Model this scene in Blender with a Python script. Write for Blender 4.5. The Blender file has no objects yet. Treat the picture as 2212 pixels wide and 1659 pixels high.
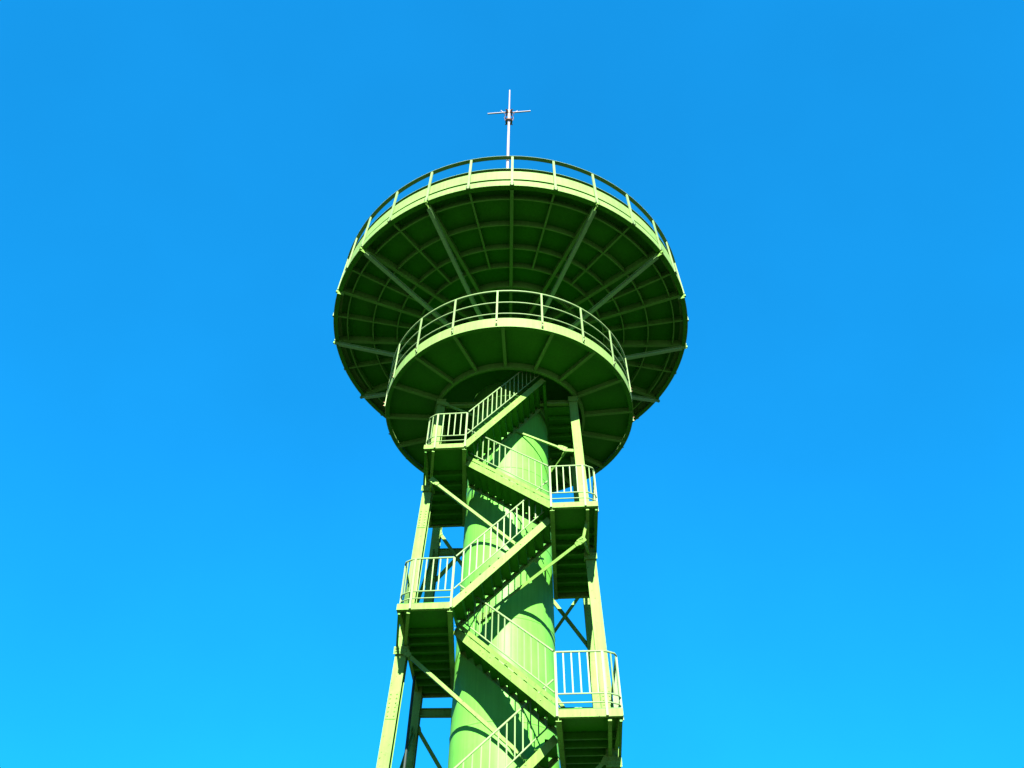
import bpy, math, random
from math import radians as R, sin, cos, pi, hypot
from mathutils import Vector, Matrix

random.seed(7)
sc = bpy.context.scene

# ------------------------------------------------------------------ camera
PITCH, ROLL = 0.8088, 0.0123
CAM_H = 1.6
cam_d = bpy.data.cameras.new("camera")
cam = bpy.data.objects.new("camera", cam_d)
sc.collection.objects.link(cam)
cam_d.sensor_width = 36.0
cam_d.lens = 36.0 * 1502.8 / 2212.0
cam_d.clip_end = 5000
cam.location = (0, 0, CAM_H)
cam.rotation_euler = (Matrix.Rotation(pi / 2 + PITCH, 4, 'X') @ Matrix.Rotation(ROLL, 4, 'Z')).to_euler()
sc.camera = cam

# ------------------------------------------------------------------ world and sun
SUN_EL, SUN_AZ = 28.5, 1.0          # azimuth of the sun behind the viewer, degrees to the right of straight behind
world = bpy.data.worlds.new("World")
sc.world = world
world.use_nodes = True
wn = world.node_tree
bg = wn.nodes["Background"]
sky = wn.nodes.new("ShaderNodeTexSky")
sky.sky_type = 'NISHITA'
sky.sun_disc = False
sky.sun_elevation = R(SUN_EL)
sky.sun_rotation = R(180 - SUN_AZ)
sky.air_density = 1.0
sky.dust_density = 0.3
sky.ozone_density = 3.0
flat = wn.nodes.new("ShaderNodeGamma")
flat.inputs[1].default_value = 0.44
wn.links.new(sky.outputs[0], flat.inputs[0])
tint = wn.nodes.new("ShaderNodeMix")
tint.data_type = 'RGBA'
tint.blend_type = 'MULTIPLY'
tint.inputs[0].default_value = 1.0
tint.inputs[7].default_value = (0.032, 0.89, 1.75, 1)
wn.links.new(flat.outputs[0], tint.inputs[6])
# very faint unevenness of the air
stc = wn.nodes.new("ShaderNodeTexCoord")
sno = wn.nodes.new("ShaderNodeTexNoise"); sno.inputs["Scale"].default_value = 2.6; sno.inputs["Detail"].default_value = 5
wn.links.new(stc.outputs["Generated"], sno.inputs["Vector"])
smr = wn.nodes.new("ShaderNodeMapRange")
smr.inputs["From Min"].default_value = 0.3; smr.inputs["From Max"].default_value = 0.7
smr.inputs["To Min"].default_value = 0.955; smr.inputs["To Max"].default_value = 1.045
wn.links.new(sno.outputs["Fac"], smr.inputs["Value"])
air = wn.nodes.new("ShaderNodeMix"); air.data_type = 'RGBA'; air.blend_type = 'MULTIPLY'; air.inputs[0].default_value = 1.0
wn.links.new(tint.outputs[2], air.inputs[6]); wn.links.new(smr.outputs[0], air.inputs[7])
wn.links.new(air.outputs[2], bg.inputs[0])
bg.inputs[1].default_value = 0.066

sd = bpy.data.lights.new("sun", 'SUN')
sd.energy = 5.0
sd.angle = R(0.5)
sd.color = (1.0, 0.95, 0.86)
sun = bpy.data.objects.new("sun", sd)
sc.collection.objects.link(sun)
tosun = Vector((sin(R(SUN_AZ)) * cos(R(SUN_EL)), -cos(R(SUN_AZ)) * cos(R(SUN_EL)), sin(R(SUN_EL))))
sun.rotation_euler = tosun.to_track_quat('Z', 'Y').to_euler()
sun.location = (0, -20, 40)

sc.view_settings.view_transform = 'Standard'
sc.view_settings.look = 'None'
sc.view_settings.exposure = 2.5
sc.view_settings.gamma = 1.0
sc.render.engine = 'CYCLES'
sc.cycles.max_bounces = 8


# ------------------------------------------------------------------ materials
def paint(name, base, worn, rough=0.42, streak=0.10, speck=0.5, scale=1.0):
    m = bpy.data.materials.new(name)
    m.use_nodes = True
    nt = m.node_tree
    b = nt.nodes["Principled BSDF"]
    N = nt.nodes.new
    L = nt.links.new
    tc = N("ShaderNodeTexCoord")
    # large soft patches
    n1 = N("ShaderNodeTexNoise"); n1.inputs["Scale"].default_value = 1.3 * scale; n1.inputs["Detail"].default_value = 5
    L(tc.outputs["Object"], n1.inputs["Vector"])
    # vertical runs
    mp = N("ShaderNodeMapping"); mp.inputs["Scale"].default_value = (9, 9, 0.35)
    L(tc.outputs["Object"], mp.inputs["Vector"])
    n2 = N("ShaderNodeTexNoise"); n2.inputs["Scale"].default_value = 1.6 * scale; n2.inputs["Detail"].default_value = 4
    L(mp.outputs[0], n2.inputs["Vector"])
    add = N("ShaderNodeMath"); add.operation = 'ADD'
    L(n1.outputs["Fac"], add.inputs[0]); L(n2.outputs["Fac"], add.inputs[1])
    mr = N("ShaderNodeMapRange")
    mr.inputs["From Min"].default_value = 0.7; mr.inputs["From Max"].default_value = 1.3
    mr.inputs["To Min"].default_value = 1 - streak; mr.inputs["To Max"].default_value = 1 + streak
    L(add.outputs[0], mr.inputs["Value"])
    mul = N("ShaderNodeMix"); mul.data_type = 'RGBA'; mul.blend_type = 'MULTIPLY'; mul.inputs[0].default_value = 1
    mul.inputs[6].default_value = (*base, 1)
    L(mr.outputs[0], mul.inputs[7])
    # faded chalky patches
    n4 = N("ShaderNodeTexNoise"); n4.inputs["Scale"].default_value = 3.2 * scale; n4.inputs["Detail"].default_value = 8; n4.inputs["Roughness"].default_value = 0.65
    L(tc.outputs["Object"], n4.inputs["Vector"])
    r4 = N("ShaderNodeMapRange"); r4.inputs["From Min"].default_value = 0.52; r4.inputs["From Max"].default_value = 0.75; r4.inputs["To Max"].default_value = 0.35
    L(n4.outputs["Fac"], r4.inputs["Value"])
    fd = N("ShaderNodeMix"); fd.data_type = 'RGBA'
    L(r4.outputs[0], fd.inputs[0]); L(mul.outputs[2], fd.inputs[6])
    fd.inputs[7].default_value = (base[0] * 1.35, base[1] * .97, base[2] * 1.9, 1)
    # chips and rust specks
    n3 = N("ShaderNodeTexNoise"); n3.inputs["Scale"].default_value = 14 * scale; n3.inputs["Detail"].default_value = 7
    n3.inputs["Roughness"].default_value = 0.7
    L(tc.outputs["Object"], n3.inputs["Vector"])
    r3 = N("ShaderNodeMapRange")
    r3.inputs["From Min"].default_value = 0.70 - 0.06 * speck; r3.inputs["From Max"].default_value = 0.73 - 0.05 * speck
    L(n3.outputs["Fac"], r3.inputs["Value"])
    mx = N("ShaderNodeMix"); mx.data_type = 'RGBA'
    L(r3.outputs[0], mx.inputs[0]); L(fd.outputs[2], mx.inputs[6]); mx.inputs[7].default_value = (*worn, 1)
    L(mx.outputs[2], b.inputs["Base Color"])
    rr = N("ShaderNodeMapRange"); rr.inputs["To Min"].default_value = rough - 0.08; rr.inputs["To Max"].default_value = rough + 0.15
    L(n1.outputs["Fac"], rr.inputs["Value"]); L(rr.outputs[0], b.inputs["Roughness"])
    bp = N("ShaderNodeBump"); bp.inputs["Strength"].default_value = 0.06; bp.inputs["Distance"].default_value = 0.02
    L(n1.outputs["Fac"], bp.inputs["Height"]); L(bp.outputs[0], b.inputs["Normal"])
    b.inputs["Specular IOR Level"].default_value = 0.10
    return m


M_COL = paint("column_paint", (0.074, 0.262, 0.034), (0.040, 0.120, 0.016), streak=0.15, speck=-0.2)
M_MET = paint("steel_paint", (0.098, 0.204, 0.037), (0.026, 0.026, 0.008), rough=.55, streak=0.20, speck=1.35)
M_RAIL = paint("rail_paint", (0.118, 0.190, 0.074), (0.040, 0.033, 0.013), streak=0.12, speck=0.5)
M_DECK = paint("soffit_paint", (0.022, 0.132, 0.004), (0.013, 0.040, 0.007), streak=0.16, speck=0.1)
M_RIB = paint("rib_paint", (0.075, 0.195, 0.034), (0.020, 0.040, 0.007), streak=0.14, speck=0.2)
M_RIM = paint("rim_paint", (0.108, 0.200, 0.052), (0.045, 0.055, 0.015), rough=.5, streak=0.14, speck=0.6)
M_STRUT = paint("strut_paint", (0.150, 0.270, 0.110), (0.05, 0.06, 0.02), rough=.5, streak=0.14, speck=0.6)
M_WHITE = paint("pole_paint", (0.198, 0.191, 0.205), (0.099, 0.066, 0.053), streak=0.06, speck=0.0)
M_COPPER = paint("copper", (0.120, 0.070, 0.045), (0.053, 0.033, 0.026), streak=0.2, speck=0.4, scale=4)
M_COPPER.node_tree.nodes["Principled BSDF"].inputs["Metallic"].default_value = 0.8
M_CABLE = paint("cable_sheath", (0.020, 0.033, 0.026), (0.013, 0.013, 0.013), streak=0.1, speck=0)


def ground_material():
    m = bpy.data.materials.new("grass_ground")
    m.use_nodes = True
    nt = m.node_tree; b = nt.nodes["Principled BSDF"]
    tc = nt.nodes.new("ShaderNodeTexCoord")
    n = nt.nodes.new("ShaderNodeTexNoise"); n.inputs["Scale"].default_value = 0.6; n.inputs["Detail"].default_value = 9
    nt.links.new(tc.outputs["Object"], n.inputs["Vector"])
    cr = nt.nodes.new("ShaderNodeValToRGB")
    cr.color_ramp.elements[0].position = 0.35; cr.color_ramp.elements[0].color = (0.008, 0.022, 0.003, 1)
    cr.color_ramp.elements[1].position = 0.7; cr.color_ramp.elements[1].color = (0.015, 0.037, 0.005, 1)
    nt.links.new(n.outputs["Fac"], cr.inputs[0]); nt.links.new(cr.outputs[0], b.inputs["Base Color"])
    b.inputs["Roughness"].default_value = 0.95
    bp = nt.nodes.new("ShaderNodeBump"); bp.inputs["Strength"].default_value = 0.5
    nt.links.new(n.outputs["Fac"], bp.inputs["Height"]); nt.links.new(bp.outputs[0], b.inputs["Normal"])
    return m


# ------------------------------------------------------------------ mesh helpers
class MB:
    def __init__(s):
        s.v = []; s.f = []; s.sm = []

    def poly(s, vs, fs, smooth=False):
        o = len(s.v)
        s.v += [tuple(p) for p in vs]
        s.f += [tuple(i + o for i in f) for f in fs]
        s.sm += [smooth] * len(fs)
        return s

    def bar(s, a, b, w, h, up=(0, 0, 1), off=(0, 0)):
        """rectangular bar from a to b; w across (side axis), h along up; off shifts (side, up)"""
        a = Vector(a); b = Vector(b); d = (b - a).normalized(); up = Vector(up)
        sd_ = d.cross(up)
        if sd_.length < 1e-4: sd_ = d.cross(Vector((0, 1, 0)))
        sd_.normalize(); u = sd_.cross(d).normalized()
        q = []
        for p in (a, b):
            for i, j in ((-1, -1), (1, -1), (1, 1), (-1, 1)):
                q.append(p + sd_ * (i * w / 2 + off[0]) + u * (j * h / 2 + off[1]))
        return s.poly(q, [(0, 1, 2, 3), (7, 6, 5, 4), (0, 4, 5, 1), (1, 5, 6, 2), (2, 6, 7, 3), (3, 7, 4, 0)])

    def box(s, x0, x1, y0, y1, z0, z1):
        return s.poly([(x0, y0, z0), (x1, y0, z0), (x1, y1, z0), (x0, y1, z0), (x0, y0, z1), (x1, y0, z1), (x1, y1, z1), (x0, y1, z1)],
                      [(0, 3, 2, 1), (4, 5, 6, 7), (0, 1, 5, 4), (1, 2, 6, 5), (2, 3, 7, 6), (3, 0, 4, 7)])

    def hbeam(s, a, b, w, h, up, tf=0.022, tw=0.016):
        """H section: flanges at +-h/2 along up, flange width w"""
        s.bar(a, b, w, tf, up, (0, h / 2 - tf / 2)); s.bar(a, b, w, tf, up, (0, -h / 2 + tf / 2))
        return s.bar(a, b, tw, h - 2 * tf - 0.002, up)

    def channel(s, a, b, h, up, side, fl=0.07, t=0.012):
        """C section: web height h, flanges pointing to side"""
        a = Vector(a); b = Vector(b); up = Vector(up); side = Vector(side).normalized()
        s.bar(a, b, t, h, up)
        for k in (-1, 1):
            o = side * (fl / 2 + t / 2 + .001) + up.normalized() * k * (h / 2 - t / 2)
            s.bar(a + o, b + o, fl, t, up)
        return s

    def tube(s, pts, r, n=8, closed=False):
        pts = [Vector(p) for p in pts]; rings = []
        m = len(pts); prev = None
        for i, p in enumerate(pts):
            if closed: d = pts[(i + 1) % m] - pts[i - 1]
            else: d = (pts[min(i + 1, m - 1)] - pts[max(i - 1, 0)])
            d.normalize()
            ref = Vector((0, 0, 1)) if abs(d.z) < 0.95 else Vector((1, 0, 0))
            if prev is not None and abs(d.dot(prev)) < 0.95: ref = prev
            e1 = d.cross(ref).normalized(); e2 = e1.cross(d).normalized(); prev = e2
            rr = r[i] if isinstance(r, (list, tuple)) else r
            rings.append([p + e1 * rr * cos(2 * pi * k / n) + e2 * rr * sin(2 * pi * k / n) for k in range(n)])
        vs = [q for g in rings for q in g]; fs = []
        for i in range(m if closed else m - 1):
            j = (i + 1) % m
            for k in range(n):
                l = (k + 1) % n
                fs.append((i * n + k, i * n + l, j * n + l, j * n + k))
        s.poly(vs, fs, True)
        if not closed:
            s.poly(rings[0], [tuple(range(n))][:1]); s.poly(rings[-1], [tuple(reversed(range(n)))])
        return s

    def lathe(s, prof, n=96, a0=0, closed=False, smooth=True, center=(0, 0)):
        """prof: list of (r, z); revolve about the tower axis"""
        vs = []; m = len(prof)
        for k in range(n):
            a = 2 * pi * k / n + a0
            for r, z in prof: vs.append((center[0] + r * sin(a), center[1] - r * cos(a), z))
        fs = []
        for k in range(n):
            l = (k + 1) % n
            for i in range(m if closed else m - 1):
                j = (i + 1) % m
                fs.append((k * m + i, l * m + i, l * m + j, k * m + j))
        # flat across the profile, smooth round it: separate strips
        if not smooth: return s.poly(vs, fs, False)
        for i in range(m if closed else m - 1):
            j = (i + 1) % m
            sv = []; sf = []
            for k in range(n): sv += [vs[k * m + i], vs[k * m + j]]
            for k in range(n):
                l = (k + 1) % n
                sf.append((2 * k, 2 * l, 2 * l + 1, 2 * k + 1))
            s.poly(sv, sf, True)
        return s

    def prism(s, pts, a, b):
        """extrude polygon pts (Vectors) by vectors a..b"""
        n = len(pts); a = Vector(a); b = Vector(b)
        vs = [Vector(p) + a for p in pts] + [Vector(p) + b for p in pts]
        fs = [tuple(range(n)), tuple(reversed(range(n, 2 * n)))] + [(i, i + n, (i + 1) % n + n, (i + 1) % n) for i in range(n)]
        return s.poly(vs, fs)

    def build(s, name, mat, parent=None, bevel=0.0):
        me = bpy.data.meshes.new(name)
        me.from_pydata(s.v, [], s.f); me.update()
        me.polygons.foreach_set("use_smooth", s.sm)
        me.materials.append(mat)
        import bmesh
        bm = bmesh.new(); bm.from_mesh(me); bmesh.ops.recalc_face_normals(bm, faces=bm.faces); bm.to_mesh(me); bm.free()
        o = bpy.data.objects.new(name, me)
        sc.collection.objects.link(o)
        o.parent = parent
        if bevel:
            md = o.modifiers.new("bevel", 'BEVEL'); md.width = bevel; md.segments = 2; md.limit_method = 'ANGLE'; md.angle_limit = R(50)
        return o


def lerp(a, b, t): return tuple(x + (y - x) * t for x, y in zip(a, b))
def pol(r, th, z): return (r * sin(R(th)), -r * cos(R(th)), z)


# ------------------------------------------------------------------ the setting
g = MB(); NG = 40; SZ = 1500
gv = []
for i in range(NG + 1):
    for j in range(NG + 1):
        gv.append(((i / NG - .5) * 2 * SZ, (j / NG - .5) * 2 * SZ, 0))
g.poly(gv, [(i * (NG + 1) + j, (i + 1) * (NG + 1) + j, (i + 1) * (NG + 1) + j + 1, i * (NG + 1) + j + 1) for i in range(NG) for j in range(NG)])
go = g.build("ground", ground_material())
go["kind"] = "structure"

# ------------------------------------------------------------------ the tower
PHI = 5.0                                 # the stairs and legs stand turned by this much about the tower's axis
tower = bpy.data.objects.new("observation_tower", None)
sc.collection.objects.link(tower)
tower.location = (-0.077, 17.0, 0)
tower["label"] = "pale green steel observation tower with two round platforms and zigzag stairs round a thick column"
tower["category"] = "tower"
TW = Matrix.Rotation(R(-PHI), 4, 'Z')     # local (u,w,z) -> tower axes


def W(p):
    v = TW @ Vector(p)
    return (v.x, v.y, v.z)


class TB(MB):
    """mesh builder in the turned frame of stairs and legs"""
    def build(s, name, mat, parent=None, bevel=0.0):
        s.v = [W(p) for p in s.v]
        return MB.build(s, name, mat, parent, bevel)


# --- column
RC = 1.256
c = MB()
prof = [(RC + .35, 0.0), (RC + .35, 0.12), (RC + .02, 0.12), (RC, 0.14)]
prof += [(RC, 17.9), (RC, 18.4), (1.10, 19.2), (1.10, 22.06)]
c.lathe(prof, 96)
col = c.build("column", M_COL, tower)
for z in (2.6, 5.1, 7.5, 9.92, 12.2, 14.6, 17.0):
    s_ = MB(); s_.lathe([(RC + .0005, z - .022), (RC + .009, z - .01), (RC + .009, z + .01), (RC + .0005, z + .022)], 96)
    s_.build("weld_seam", M_COL, col)
s_ = MB()
s_.lathe([(1.10, 21.0), (1.32, 21.0), (1.32, 21.06), (1.10, 21.06)], 72)
for k in range(24):
    x, y, z = pol(1.23, k * 15 + 4, 21.0)
    s_.lathe([(0, z - .03), (.025, z - .03), (.025, z)], 6, center=(x, y), smooth=False)
s_.build("flange_collar", M_MET, col)


# --- round platforms
def ring_beam(parent, r, z0, z1, wd, mat=M_RIB):
    return MB().lathe([(r, z0), (r, z1), (r - .016, z1), (r - .016, z0 + .016), (r - wd, z0 + .016), (r - wd, z0)], 120, closed=True).build("ring_beam", mat, parent)


ZU = 21.45
up = bpy.data.objects.new("upper_platform", None); sc.collection.objects.link(up); up.parent = tower; up.scale = (.99, .99, 1)
# soffit plate with a sunk middle where the column enters
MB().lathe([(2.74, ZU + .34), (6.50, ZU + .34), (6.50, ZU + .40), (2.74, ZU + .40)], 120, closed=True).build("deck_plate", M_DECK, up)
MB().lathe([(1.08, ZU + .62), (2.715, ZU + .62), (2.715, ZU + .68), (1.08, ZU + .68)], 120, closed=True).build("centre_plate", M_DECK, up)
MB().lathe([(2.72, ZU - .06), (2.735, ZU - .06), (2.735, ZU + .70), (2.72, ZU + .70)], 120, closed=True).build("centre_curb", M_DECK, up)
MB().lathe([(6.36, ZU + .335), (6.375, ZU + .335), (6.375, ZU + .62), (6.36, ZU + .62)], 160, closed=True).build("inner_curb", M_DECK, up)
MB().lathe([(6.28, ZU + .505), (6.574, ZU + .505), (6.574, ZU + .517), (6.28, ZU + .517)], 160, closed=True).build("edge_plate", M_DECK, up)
# rim: lower channel, thin gap, toe band
MB().lathe([(6.60, ZU + .03), (6.62, ZU + .03), (6.62, ZU + .33), (6.38, ZU + .33), (6.38, ZU + .315), (6.60, ZU + .315)], 160, closed=True).build("rim_channel", M_RIM, up)
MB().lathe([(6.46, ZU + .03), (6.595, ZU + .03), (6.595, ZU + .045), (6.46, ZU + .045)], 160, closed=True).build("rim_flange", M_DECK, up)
MB().lathe([(6.575, ZU + .50), (6.59, ZU + .50), (6.59, ZU + 1.02), (6.575, ZU + 1.02)], 160, closed=True).build("toe_band", M_RIM, up)
UA = [0, 12, 24.3, 37, 49.7, 59, 67.8, 78.5, 88.8, 101.5, 114.5, 126, 137, 148, 159, 170]
UA = sorted(set(UA + [-a for a in UA])) + [180.5]
MAIN = (0, 24.3, 49.7, 67.8, 88.8, 114.5, 137, 159, 180.5)
for a in UA:
    main = any(abs(abs(a) - m) < .1 for m in MAIN)
    # rib: T section on edge below the plate
    b_ = MB(); r0 = 1.12 if main else 3.48
    zt = ZU + .335; hh = .33 if main else .25; fw = .11 if main else .065
    b_.bar(pol(6.47, a, zt - hh / 2), pol(r0 if not main else 2.74, a, zt - hh / 2), .016, hh)
    b_.bar(pol(6.47, a, zt - hh), pol(r0, a, zt - hh), fw, .018)
    if main: b_.bar(pol(2.71, a, ZU + .31), pol(1.12, a, ZU + .31), .016, .60)
    rb = b_.build("main_rib" if main else "rib", M_RIB, up)
for r in (6.14, 5.2, 4.3, 3.55):
    ring_beam(up, r, ZU + .06, ZU + .33, .045)
ring_beam(up, 2.78, ZU - .02, ZU + .33, .05)


def rim_post(parent, r, a, z0, z1, wd=.075, dp=.05, mat=M_RAIL, bracket=True, lean=0.0):
    p = MB()
    p.bar(pol(r, a, z0), pol(r + lean, a, z1), wd, dp, (sin(R(a)), -cos(R(a)), 0))
    o = p.build("railing_post", mat, parent, 0.006)
    if bracket:
        q = MB()
        t = (cos(R(a)), sin(R(a)), 0)
        n_ = Vector((sin(R(a)), -cos(R(a)), 0))
        cpt = Vector(pol(r, a, z0 + .05))
        q.bar(cpt - Vector(t) * .07, cpt + Vector(t) * .07, .05, .13, (0, 0, 1))
        for i in (-1, 1):
            for j in (-1, 1):
                e = cpt + Vector(t) * .05 * i + Vector((0, 0, .04 * j)) + n_ * .025
                q.tube([e, e + n_ * .022], .014, 6)
        q.build("bolt_bracket", mat, o)
    return o


for a in UA:
    main = any(abs(abs(a) - m) < .1 for m in MAIN)
    rim_post(up, 6.63, a, ZU + .03, ZU + 2.0, .08, .05, lean=-.02, bracket=abs(a) < 62)
    if main and a != 0:
        q = MB(); n_ = Vector((sin(R(a)), -cos(R(a)), 0))
        q.bar(Vector(pol(6.40, a, ZU - .09)), Vector(pol(6.62, a, ZU - .09)), .02, .14)
        q.bar(Vector(pol(6.60, a, ZU - .06)), Vector(pol(6.67, a, ZU - .06)), .07, .09)
        q.build("gusset_plate", M_MET, up)
for nm, z, r_, w_ in (("handrail", ZU + 1.98, 6.585, .13), ("mid_rail", ZU + 1.19, 6.54, .12)):
    MB().lathe([(r_ - w_ / 2, z), (r_ + w_ / 2, z), (r_ + w_ / 2, z + .012), (r_ - w_ / 2, z + .012)], 160, closed=True).build(nm, M_RAIL if nm == "handrail" else M_MET, up)

# struts from rim down to the column head
ks = MB()
ks.lathe([(1.10, 19.75), (1.30, 19.75), (1.30, 19.80), (1.10, 19.80)], 72)
ks.lathe([(1.10, 20.25), (1.30, 20.25), (1.30, 20.30), (1.10, 20.30)], 72)
ks.build("strut_collar", M_MET, col)
for m in (24.3, 49.7, 88.8, 114.5, 137, 159):
    for sg in (1, -1):
        a = m * sg
        b_ = MB(); A = pol(6.38, a, ZU - .12); B = pol(1.28, a, 20.02)
        b_.hbeam(A, B, .12, .13, (0, 0, 1), .012, .012)
        o = b_.build("strut", M_STRUT, tower)

# lower platform
ZL = 17.55
lp = bpy.data.objects.new("lower_platform", None); sc.collection.objects.link(lp); lp.parent = tower
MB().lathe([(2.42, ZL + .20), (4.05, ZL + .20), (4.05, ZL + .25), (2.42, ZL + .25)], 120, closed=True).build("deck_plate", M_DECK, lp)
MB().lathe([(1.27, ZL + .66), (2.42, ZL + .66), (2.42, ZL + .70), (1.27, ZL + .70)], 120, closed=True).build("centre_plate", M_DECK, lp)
MB().lathe([(2.42, ZL - .05), (2.44, ZL - .05), (2.44, ZL + .655), (2.42, ZL + .655)], 120, closed=True).build("centre_curb", M_DECK, lp)
MB().lathe([(4.10, ZL), (4.12, ZL), (4.12, ZL + .40), (4.10, ZL + .40)], 140, closed=True).build("rim_band", M_RIM, lp)
MB().lathe([(3.98, ZL - .004), (4.098, ZL - .004), (4.098, ZL + .012), (3.98, ZL + .012)], 140, closed=True).build("rim_flange", M_DECK, lp)
NR = 17
for k in range(NR):
    a = -3.0 + k * 360 / NR
    b_ = MB(); b_.bar(pol(4.09, a, ZL + .10), pol(2.45, a, ZL + .10), .016, .19); b_.bar(pol(4.09, a, ZL), pol(2.45, a, ZL), .10, .018)
    b_.build("rib", M_RIB, lp)
ring_beam(lp, 2.52, ZL - .04, ZL + .19, .10)
for k in range(19):
    a = -5.6 + k * 360 / 19
    rim_post(lp, 4.15, a, ZL + .06, ZL + 1.71, .06, .035, bracket=False)
    for z in (.10, .24):
        MB().tube([pol(4.17, a, ZL + z), pol(4.20, a, ZL + z)], .022, 6).build("bolt", M_COPPER, lp)
for nm, z, r_ in (("handrail", ZL + 1.73, .032), ("mid_rail", ZL + 1.15, .022), ("bottom_rail", ZL + .60, .02)):
    MB().tube([pol(4.13, t * 3, z) for t in range(120)], r_, 8, True).build(nm, M_RAIL, lp)

# --- legs
LEGS = dict(FL=((-2.06, -1.22), (-2.36, -1.48)), FR=((2.13, -1.05), (2.38, -1.35)),
            BL=((-2.30, 1.30), (-2.50, 1.48)), BR=((2.12, 1.45), (2.30, 1.70)))
ZT, ZB = 17.4, 6.6


def legp(k, z):
    (u0, w0), (u1, w1) = LEGS[k]; t = (ZT - z) / (ZT - ZB)
    return (u0 + (u1 - u0) * t, w0 + (w1 - w0) * t, z)


for k in LEGS:
    b_ = TB()
    A = legp(k, 0.05); B = legp(k, ZT)
    b_.hbeam(A, B, .26, .24, (0, 1, 0), .022, .016)
    leg = b_.build("leg", M_MET, tower)
    for z in (2.8, 7.75, 12.75):
        q = TB()     # splice plate with its bolts
        p = Vector(legp(k, z)); lo_ = Vector(legp(k, z - .3)); hi_ = Vector(legp(k, z + .3))
        sg = -1
        o = Vector((0, sg * .128, 0))
        q.bar(lo_ + o, hi_ + o, .22, .014, (0, 1, 0))
        for i in (-.07, .07):
            for j in range(6):
                e = lo_ + (hi_ - lo_) * ((j + .7) / 6.4) + Vector((i, sg * .135, 0))
                q.tube([e, e + Vector((0, sg * .02, 0))], .016, 6)
        q.build("splice_plate", M_MET, leg)
    q = TB(); p = legp(k, 0)
    q.box(p[0] - .3, p[0] + .3, p[1] - .3, p[1] + .3, 0.02, 0.07); q.build("base_plate", M_MET, leg)

# --- stair landings with their deep side walkways
LAND = [  # z, front w, inner u (front, back), outer u (front, back), back w
    (14.20, -2.85, (-.93, -1.38), (-2.06, -2.50), 0.75, -1),
    (11.87, -3.14, (1.34, 1.28), (2.47, 2.42), 1.10, 1),
    (9.41, -2.98, (-.95, -1.50), (-2.16, -2.52), 1.62, -1),
    (6.96, -3.22, (1.30, 1.33), (2.55, 2.40), 1.65, 1),
    (4.50, -3.20, (-1.0, -1.45), (-2.25, -2.6), 1.6, -1),
    (2.25, -3.35, (1.30, 1.4), (2.6, 2.6), 1.6, 1),
]
HR = 1.10


def baluster(parent, p0, p1, mat=M_RAIL, w=.028, up_=(0, 1, 0)):
    return TB().bar(p0, p1, w, .012, up_).build("baluster", mat, parent)


def rail_set(parent, pts, hgt, low, post_idx=(), spacing=.165, zfoot=.0, r=.022, single=True, skip=0.0):
    """handrail and lower rail along a polyline of floor points, balusters between them"""
    P = [Vector(p) for p in pts]
    TB().tube([p + Vector((0, 0, hgt)) for p in P], r, 8).build("handrail", M_RAIL, parent)
    TB().tube([p + Vector((0, 0, low)) for p in P], r * .75, 8).build("lower_rail", M_RAIL, parent)
    L = 0; acc = []
    for a, b in zip(P, P[1:]):
        l = (b - a).length; acc.append((L, l, a, b)); L += l
    n = max(2, round((L - 2 * skip) / spacing)); m_ = TB()
    for i in range(1, n):
        s = skip + (L - 2 * skip) * i / n
        for l0, l, a, b in acc:
            if l0 <= s <= l0 + l:
                d = (b - a).normalized(); q = a + (b - a) * ((s - l0) / l)
                h0 = Vector((0, 0, low)); h1 = Vector((0, 0, hgt - r * .5))
                upv = Vector((-d.y, d.x, 0)) if abs(d.z) < .99 else (0, 1, 0)
                if single: baluster(parent, q + h0, q + h1, up_=upv)
                else: m_.bar(q + h0, q + h1, .028, .012, upv)
                break
    if not single and m_.v:
        o = m_.build("balusters", M_RAIL, parent)
    for i in post_idx:
        q = P[i]
        TB().bar(q + Vector((0, -.005, -zfoot)), q + Vector((0, -.005, hgt - .01)), .052, .036, (0, 1, 0)).build("post", M_RAIL, parent, .004)


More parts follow.
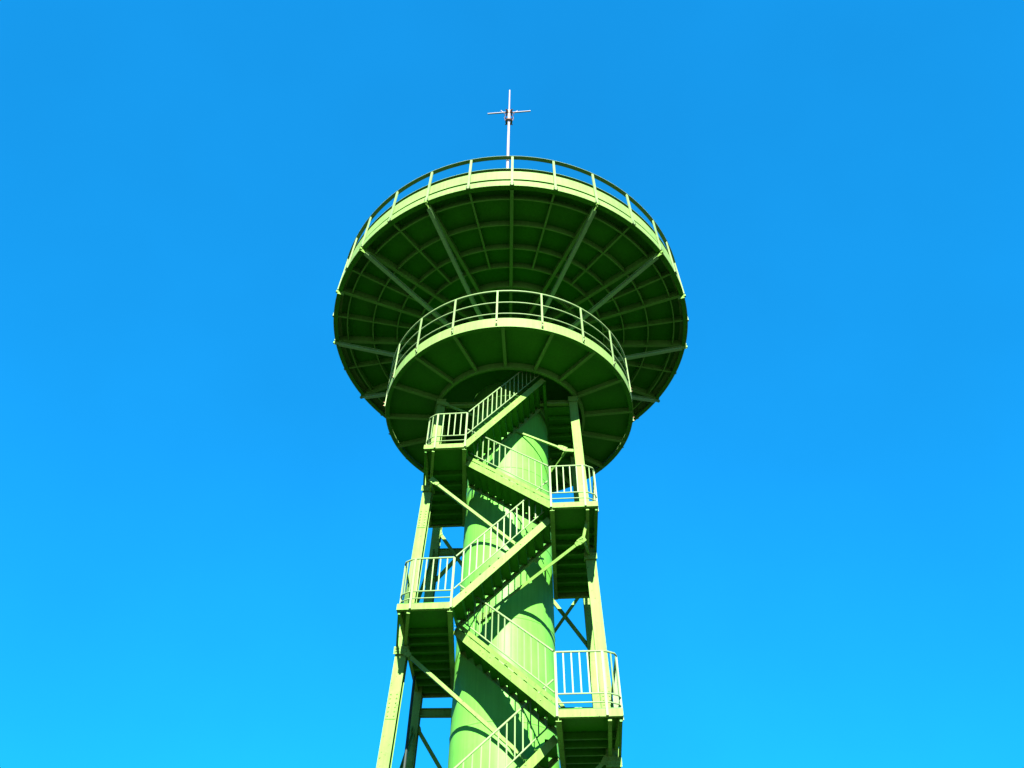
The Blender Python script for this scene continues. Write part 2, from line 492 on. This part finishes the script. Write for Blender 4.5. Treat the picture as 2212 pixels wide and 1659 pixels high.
for z, wf, ui, uo, wb, sg in LAND:
    ld = bpy.data.objects.new("landing", None); sc.collection.objects.link(ld); ld.parent = tower
    def uin(w): return ui[0] + (ui[1] - ui[0]) * (w - wf) / (wb - wf)
    def uou(w): return uo[0] + (uo[1] - uo[0]) * (w - wf) / (wb - wf)
    e = .04
    pl = [Vector((ui[0], wf + .02, 0)), Vector((uo[0] - sg * e, wf + .02, 0)), Vector((uo[1] - sg * e, wb - .02, 0)), Vector((ui[1], wb - .02, 0))]
    if sg < 0: pl = pl[::-1]
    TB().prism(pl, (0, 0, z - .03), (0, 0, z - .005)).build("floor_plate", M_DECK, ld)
    # fascia channels
    TB().channel((ui[0] - sg * .01, wf, z - .10), (uo[0], wf, z - .10), .14, (0, 0, 1), (0, 1, 0)).build("front_fascia", M_MET, ld)
    TB().channel((uo[0] - sg * .006, wf + .012, z - .105), (uo[1] - sg * .006, wb, z - .105), .14, (0, 0, 1), (-sg, 0, 0)).build("side_beam", M_MET, ld)
    TB().hbeam((ui[0] + sg * .02, wf + .02, z - .15), (ui[1] + sg * .02, wb, z - .15), .11, .18, (0, 0, 1), .014, .012).build("side_beam", M_MET, ld)
    n = int((wb - wf) / .46)
    j_ = wf + 1.15
    while j_ < wb - .05:
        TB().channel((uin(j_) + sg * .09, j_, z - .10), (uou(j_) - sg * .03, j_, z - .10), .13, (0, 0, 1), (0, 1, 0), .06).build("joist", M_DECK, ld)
        j_ += .46
    TB().channel((ui[1], wb, z - .12), (uo[1], wb, z - .12), .20, (0, 0, 1), (0, -1, 0)).build("end_beam", M_MET, ld)
    # cantilever arm from the leg forward to the front corner
    lk = "FL" if sg < 0 else "FR"; rk = "BL" if sg < 0 else "BR"
    lx = legp(lk, z - .3)
    cu = uo[0] - sg * .26
    arm = TB()
    pa, pb = (lx[0] - sg * .06, lx[1] - .05, z - .30), (cu, wf + .06, z - .205)
    arm.bar(pa, pb, .075, .06)
    arm.build("cantilever_arm", M_MET, ld, .004)
    TB().bar((lx[0] + sg * .14, lx[1] - .02, z - .31), (uo[0] - sg * .05, wf + .07, z - .21), .05, .07).build("cantilever_arm", M_DECK, ld)
    # bracket on the leg
    q = TB()
    q.box(lx[0] - .165, lx[0] + .165, lx[1] - .19, lx[1] - .165, z - .52, z - .34)
    q.box(lx[0] - .16, lx[0] + .16, lx[1] - .16, lx[1] + .16, z - .38, z - .35)
    for i in (-.12, -.05, .05, .12):
        for j in (-.46, -.39):
            q.tube([(lx[0] + i, lx[1] - .19, z + j), (lx[0] + i, lx[1] - .212, z + j)], .018, 6)
    q.build("leg_bracket", M_MET, ld)
    # railing: front, chamfered corner, outer side back to the leg
    F = wf - .012
    pts = [(ui[0], F, z), (uo[0] - sg * .30, F, z), (uo[0] - sg * .22, F + .02, z), (uo[0] - sg * .05, F + .13, z), (uo[0] - sg * .01, F + .24, z), (uou(lx[1]) + sg * .0, lx[1] + .1, z)]
    rail_set(ld, pts, HR, .26, (0, 1), zfoot=.16)
    TB().tube([Vector(p) + Vector((0, .02, .10)) for p in pts[:-1]], .014, 6).build("kick_rail", M_RAIL, ld)
    TB().bar(Vector((uo[0] - sg * .005, F + .26, z - .16)), Vector((uo[0] - sg * .012, F + .26, z + HR - .01)), .045, .036, (0, 1, 0)).build("post", M_RAIL, ld, .004)


# --- stair flights
def flight(p0, p1, width, n):
    """front stringer foot p0 to head p1 (landing floor levels), steps going up"""
    fl = bpy.data.objects.new("stair_flight", None); sc.collection.objects.link(fl); fl.parent = tower
    p0 = Vector(p0); p1 = Vector(p1); d = p1 - p0
    wv = Vector((0, width, 0)); sg = 1 if d.x > 0 else -1
    h = .23
    for k, nm in ((0, "stringer"), (1, "stringer")):
        o = wv * k
        h = .165 if k == 0 else .12
        dz = -.09 if k == 0 else -.09
        a = p0 + o + Vector((0, 0, dz)); b = p1 + o + Vector((0, 0, dz))
        m_ = TB(); nrm = Vector((0, 1 if k == 0 else -1, 0))
        m_.channel(a, b, h, (0, 0, 1), nrm, .05)
        for i in range(n):      # bolt heads
            if i % 3 == 1:
                e = a + (b - a) * ((i + .5) / n) - nrm * .008
                m_.tube([e, e - nrm * .014], .014, 6)
        m_.build(nm, M_MET, fl)
    if sg < 0:              # toe board above the stringer
        o = Vector((0, -.004, .105))
        TB().bar(p0 + o + d * .01, p1 + o - d * .01, .008, .085).build("toe_board", M_MET, fl)
    hgt = d.z / n; run = Vector((d.x, d.y, 0)) / n
    for i in range(n):
        q = p0 + run * i + Vector((0, .012, i * hgt - .14))
        ww = width - .024
        m_ = TB(); e = Vector((0, ww, 0))
        t = .006
        r0 = q + Vector((0, 0, -.02)); r1 = q + Vector((0, 0, hgt))
        # riser plate, tread plate, small nosing lip: one folded plate
        nd = Vector((sg, 0, 0))
        m_.prism([r0, r1, r1 + nd * t, r0 + nd * t] if sg > 0 else [r0 + nd * t, r1 + nd * t, r1, r0], (0, 0, 0), e)
        tr = r1 + run + nd * .0
        z_ = Vector((0, 0, t))
        m_.prism([r1 - nd * .03 + Vector((0, 0, .001)), tr + Vector((0, 0, .001)), tr + z_, r1 - nd * .03 + z_], (0, 0, 0), e)
        m_.prism([r1 - nd * .03 - Vector((0, 0, .03)), r1 - nd * .03, r1 - nd * .026, r1 - nd * .026 - Vector((0, 0, .03))], (0, 0, 0), e)
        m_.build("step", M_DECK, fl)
    rail_set(fl, [p0 + d * .015 + Vector((0, -.02, 0)), p1 + d * -.01 + Vector((0, -.02, 0))], HR, .26, (), spacing=.235, single=True, skip=.02)
    return fl


flight((-.93, -2.84, 14.20), (1.24, -1.92, 17.60), 1.08, 13)
flight((1.34, -3.13, 11.87), (-1.02, -2.22, 14.16), 1.08, 11)
flight((-.95, -2.97, 9.41), (1.28, -2.62, 11.83), 1.02, 11)
flight((1.30, -3.21, 6.96), (-1.02, -1.86, 9.38), 1.05, 11)
flight((-1.0, -3.19, 4.50), (1.24, -2.02, 6.93), 1.05, 11)
flight((1.30, -3.34, 2.25), (-1.0, -2.1, 4.46), 1.05, 11)
flight((-1.0, -3.34, 0.02), (1.24, -2.3, 2.22), 1.02, 11)


# --- braces, ties
def brace(a, b, w=.075, plane=(0, 1, 0), mat=M_MET, ends=True):
    a = Vector(a); b = Vector(b); d = (b - a).normalized()
    m_ = TB()
    m_.bar(a + d * .22, b - d * .22, w, .012, plane, (0, 0))
    m_.bar(a + d * .22, b - d * .22, .012, w * .8, plane, (-w / 2, w * .4 + .007))
    o = m_.build("cross_brace", mat, tower)
    if ends:
        for p, s in ((a, 1), (b, -1)):
            q = TB(); c_ = p + d * s * .17
            sv = d.cross(Vector(plane)).normalized()
            pl = [c_ - d * s * .16 - sv * .08, c_ - d * s * .16 + sv * .08, c_ + d * s * .03 + sv * .08, c_ + d * s * .13 + sv * .045, c_ + d * s * .13 - sv * .045, c_ + d * s * .03 - sv * .08]
            pv = Vector(plane).normalized()
            q.prism(pl, -pv * .026, -pv * .010)
            for i, j in ((-.05, .05), (.05, .05), (-.05, -.04), (.05, -.04)):
                e = c_ + sv * i + d * s * j - pv * .026
                q.tube([e, e - pv * .016], .014, 6)
            q.build("gusset_plate", mat, o)
    return o


FW = -.17


def P_(k, z, dw=0): p = legp(k, z); return (p[0], p[1] + dw, z)


brace((-1.98, -2.0, 13.68), (.95, -1.50, 11.25))
brace((2.12, -2.68, 11.12), (-.60, -1.16, 9.88))
brace(P_("FL", 9.03, FW), (.95, -1.42, 6.35))
brace(P_("FR", 6.70, FW), (-1.02, -1.42, 3.9))
brace(P_("FL", 4.2, FW), (.95, -1.42, 1.6))
brace(P_("FL", 17.25, FW), (1.84, -1.16, 15.22), .055)
brace((1.86, -1.16, 15.24), (1.30, -.24, 15.12), .05, (1, 0, 0))
TB().bar((1.80, -1.15, 15.22), (2.12, -1.10, 15.22), .05, .10).build("link_plate", M_MET, tower)
TB().bar((2.06, -2.66, 11.14), (2.24, -1.30, 11.52), .05, .06).build("link_plate", M_MET, tower)
TB().bar((2.06, -2.66, 11.10), (2.20, -2.60, 11.72), .05, .06).build("link_plate", M_MET, tower)
TB().bar((-1.92, -2.02, 13.62), (-2.10, -1.40, 13.70), .05, .06).build("link_plate", M_MET, tower)
# rear face
for a, b in (((-2.25, 1.36, 17.0), P_("BR", 10.35)), (P_("BR", 12.25, -.1), P_("BL", 5.6, -.1)), (P_("BL", 14.30, -.1), P_("BR", 7.5, -.1)),
             (P_("BL", 12.4), (1.3, 1.40, 17.1)), (P_("BL", 8.5), P_("BR", 1.7)), (P_("BR", 6.4, -.1), P_("BL", .3, -.1))):
    brace(a, b, .09)
# side faces
for f, r_ in (("FL", "BL"), ("FR", "BR")):
    for z0, z1 in ((13.6, 9.6), (8.4, 4.8), (4.2, .6)):
        brace(P_(r_, z0), P_(f, z1), .08, (1, 0, 0))
for z in (17.28,):
    TB().hbeam(P_("FL", z), P_("FR", z), .12, .14, (0, 0, 1), .012, .012).build("tie_beam", M_MET, tower)
    TB().hbeam(P_("BL", z), P_("BR", z), .12, .14, (0, 0, 1), .012, .012).build("tie_beam", M_MET, tower)
    for f, r_ in (("FL", "BL"), ("FR", "BR")):
        TB().hbeam(P_(f, z - .15), P_(r_, z - .15), .12, .14, (0, 0, 1), .012, .012).build("tie_beam", M_MET, tower)
for z in (8.74, 3.9, 13.5):
    TB().hbeam(P_("BL", z), P_("BR", z), .14, .20, (0, 0, 1), .014, .012).build("tie_beam", M_MET, tower)
# bracket at the tops of the front legs
for k in ("FL", "FR"):
    p = P_(k, 17.3); q = TB()
    q.box(p[0] - .15, p[0] + .15, p[1] - .16, p[1] - .14, 17.22, 17.42)
    q.build("leg_bracket", M_MET, tower)
# floor joists of the right-hand walkway under the lower platform
wk = bpy.data.objects.new("upper_walkway", None); sc.collection.objects.link(wk); wk.parent = tower
TB().prism([Vector((1.28, -1.0, 0)), Vector((2.08, -1.0, 0)), Vector((2.08, 1.6, 0)), Vector((1.28, 1.6, 0))], (0, 0, 17.16), (0, 0, 17.19)).build("floor_plate", M_DECK, wk)
for i in range(6):
    w_ = -.62 + i * .42
    TB().channel((1.34, w_, 17.08), (2.04, w_, 17.08), .12, (0, 0, 1), (0, 1, 0), .05).build("joist", M_DECK, wk)
TB().hbeam((1.25, -1.95, 17.30), (1.25, 1.7, 17.10), .09, .18, (0, 0, 1), .012, .012).build("side_beam", M_DECK, wk)
# drain pipe and cable runs down the legs' left side
TB().tube([(-2.34, .30, 0.1), (-2.34, .30, 4.0), (-2.33, .3, 9.2)], .035, 8).build("downpipe", M_CABLE, tower)

# ------------------------------------------------------------------ antenna on the upper platform's railing
an = bpy.data.objects.new("antenna_mast", None); sc.collection.objects.link(an)
AX, AY = -0.077 - .155, 17 - 6.40
an.location = (AX, AY, ZU + .42)
an["label"] = "thin white mast with crossed rods and copper ball on the upper platform"
an["category"] = "antenna"
zb = 0.0; ZA = 27.39 - (ZU + .42)
MB().tube([(0, 0, 0), (0, 0, ZA - .80)], [.050, .044], 12).build("pole", M_WHITE, an)
MB().tube([(0, 0, ZA - .76), (0, 0, ZA - .12)], .056, 12).build("sleeve", M_WHITE, an)
MB().tube([(0, 0, ZA + .1), (.0, 0, ZA + 2.15)], [.030, .026], 10).build("top_rod", M_WHITE, an)
b_ = MB(); b_.lathe([(.0, ZA - .15), (.07, ZA - .13), (.10, ZA - .06), (.12, ZA), (.10, ZA + .06), (.07, ZA + .12), (0, ZA + .14)], 16)
for k in range(4):
    a = R(45 + 90 * k); b_.tube([(.1 * cos(a), .1 * sin(a), ZA), (.17 * cos(a), .17 * sin(a), ZA - .02)], .03, 8)
b_.build("hub_ball", M_COPPER, an)
MB().tube([(.12, 0, ZA), (.80, -.05, ZA + .03)], .028, 8).build("cross_rod", M_WHITE, an)
MB().tube([(-.12, 0, ZA), (-.80, .05, ZA - .03)], .028, 8).build("cross_rod", M_WHITE, an)
for sx in (-1, 1):
    MB().tube([(sx * .1, .02, ZA + .02), (sx * .22, .05, ZA + .12), (sx * .31, .08, ZA + .36)], .018, 6).build("short_rod", M_WHITE, an)
cb = MB(); cb.lathe([(.07, ZA - .86), (.13, ZA - .86), (.13, ZA - .79), (.07, ZA - .79)], 12)
for k in range(4):
    a = R(45 + 90 * k); cb.tube([(.1 * cos(a), .1 * sin(a), ZA - .82), (.18 * cos(a), .18 * sin(a), ZA - .79)], .022, 6)
cb.build("clamp", M_COPPER, an)
for sx in (-1, 1):
    MB().tube([(sx * .12, -.03, ZA - .02), (sx * .19, -.05, ZA - .22), (sx * .11, -.06, ZA - .4), (sx * .17, -.05, ZA - .6), (sx * .13, -.03, ZA - .80)], .011, 6).build("wire_loop", M_COPPER, an)
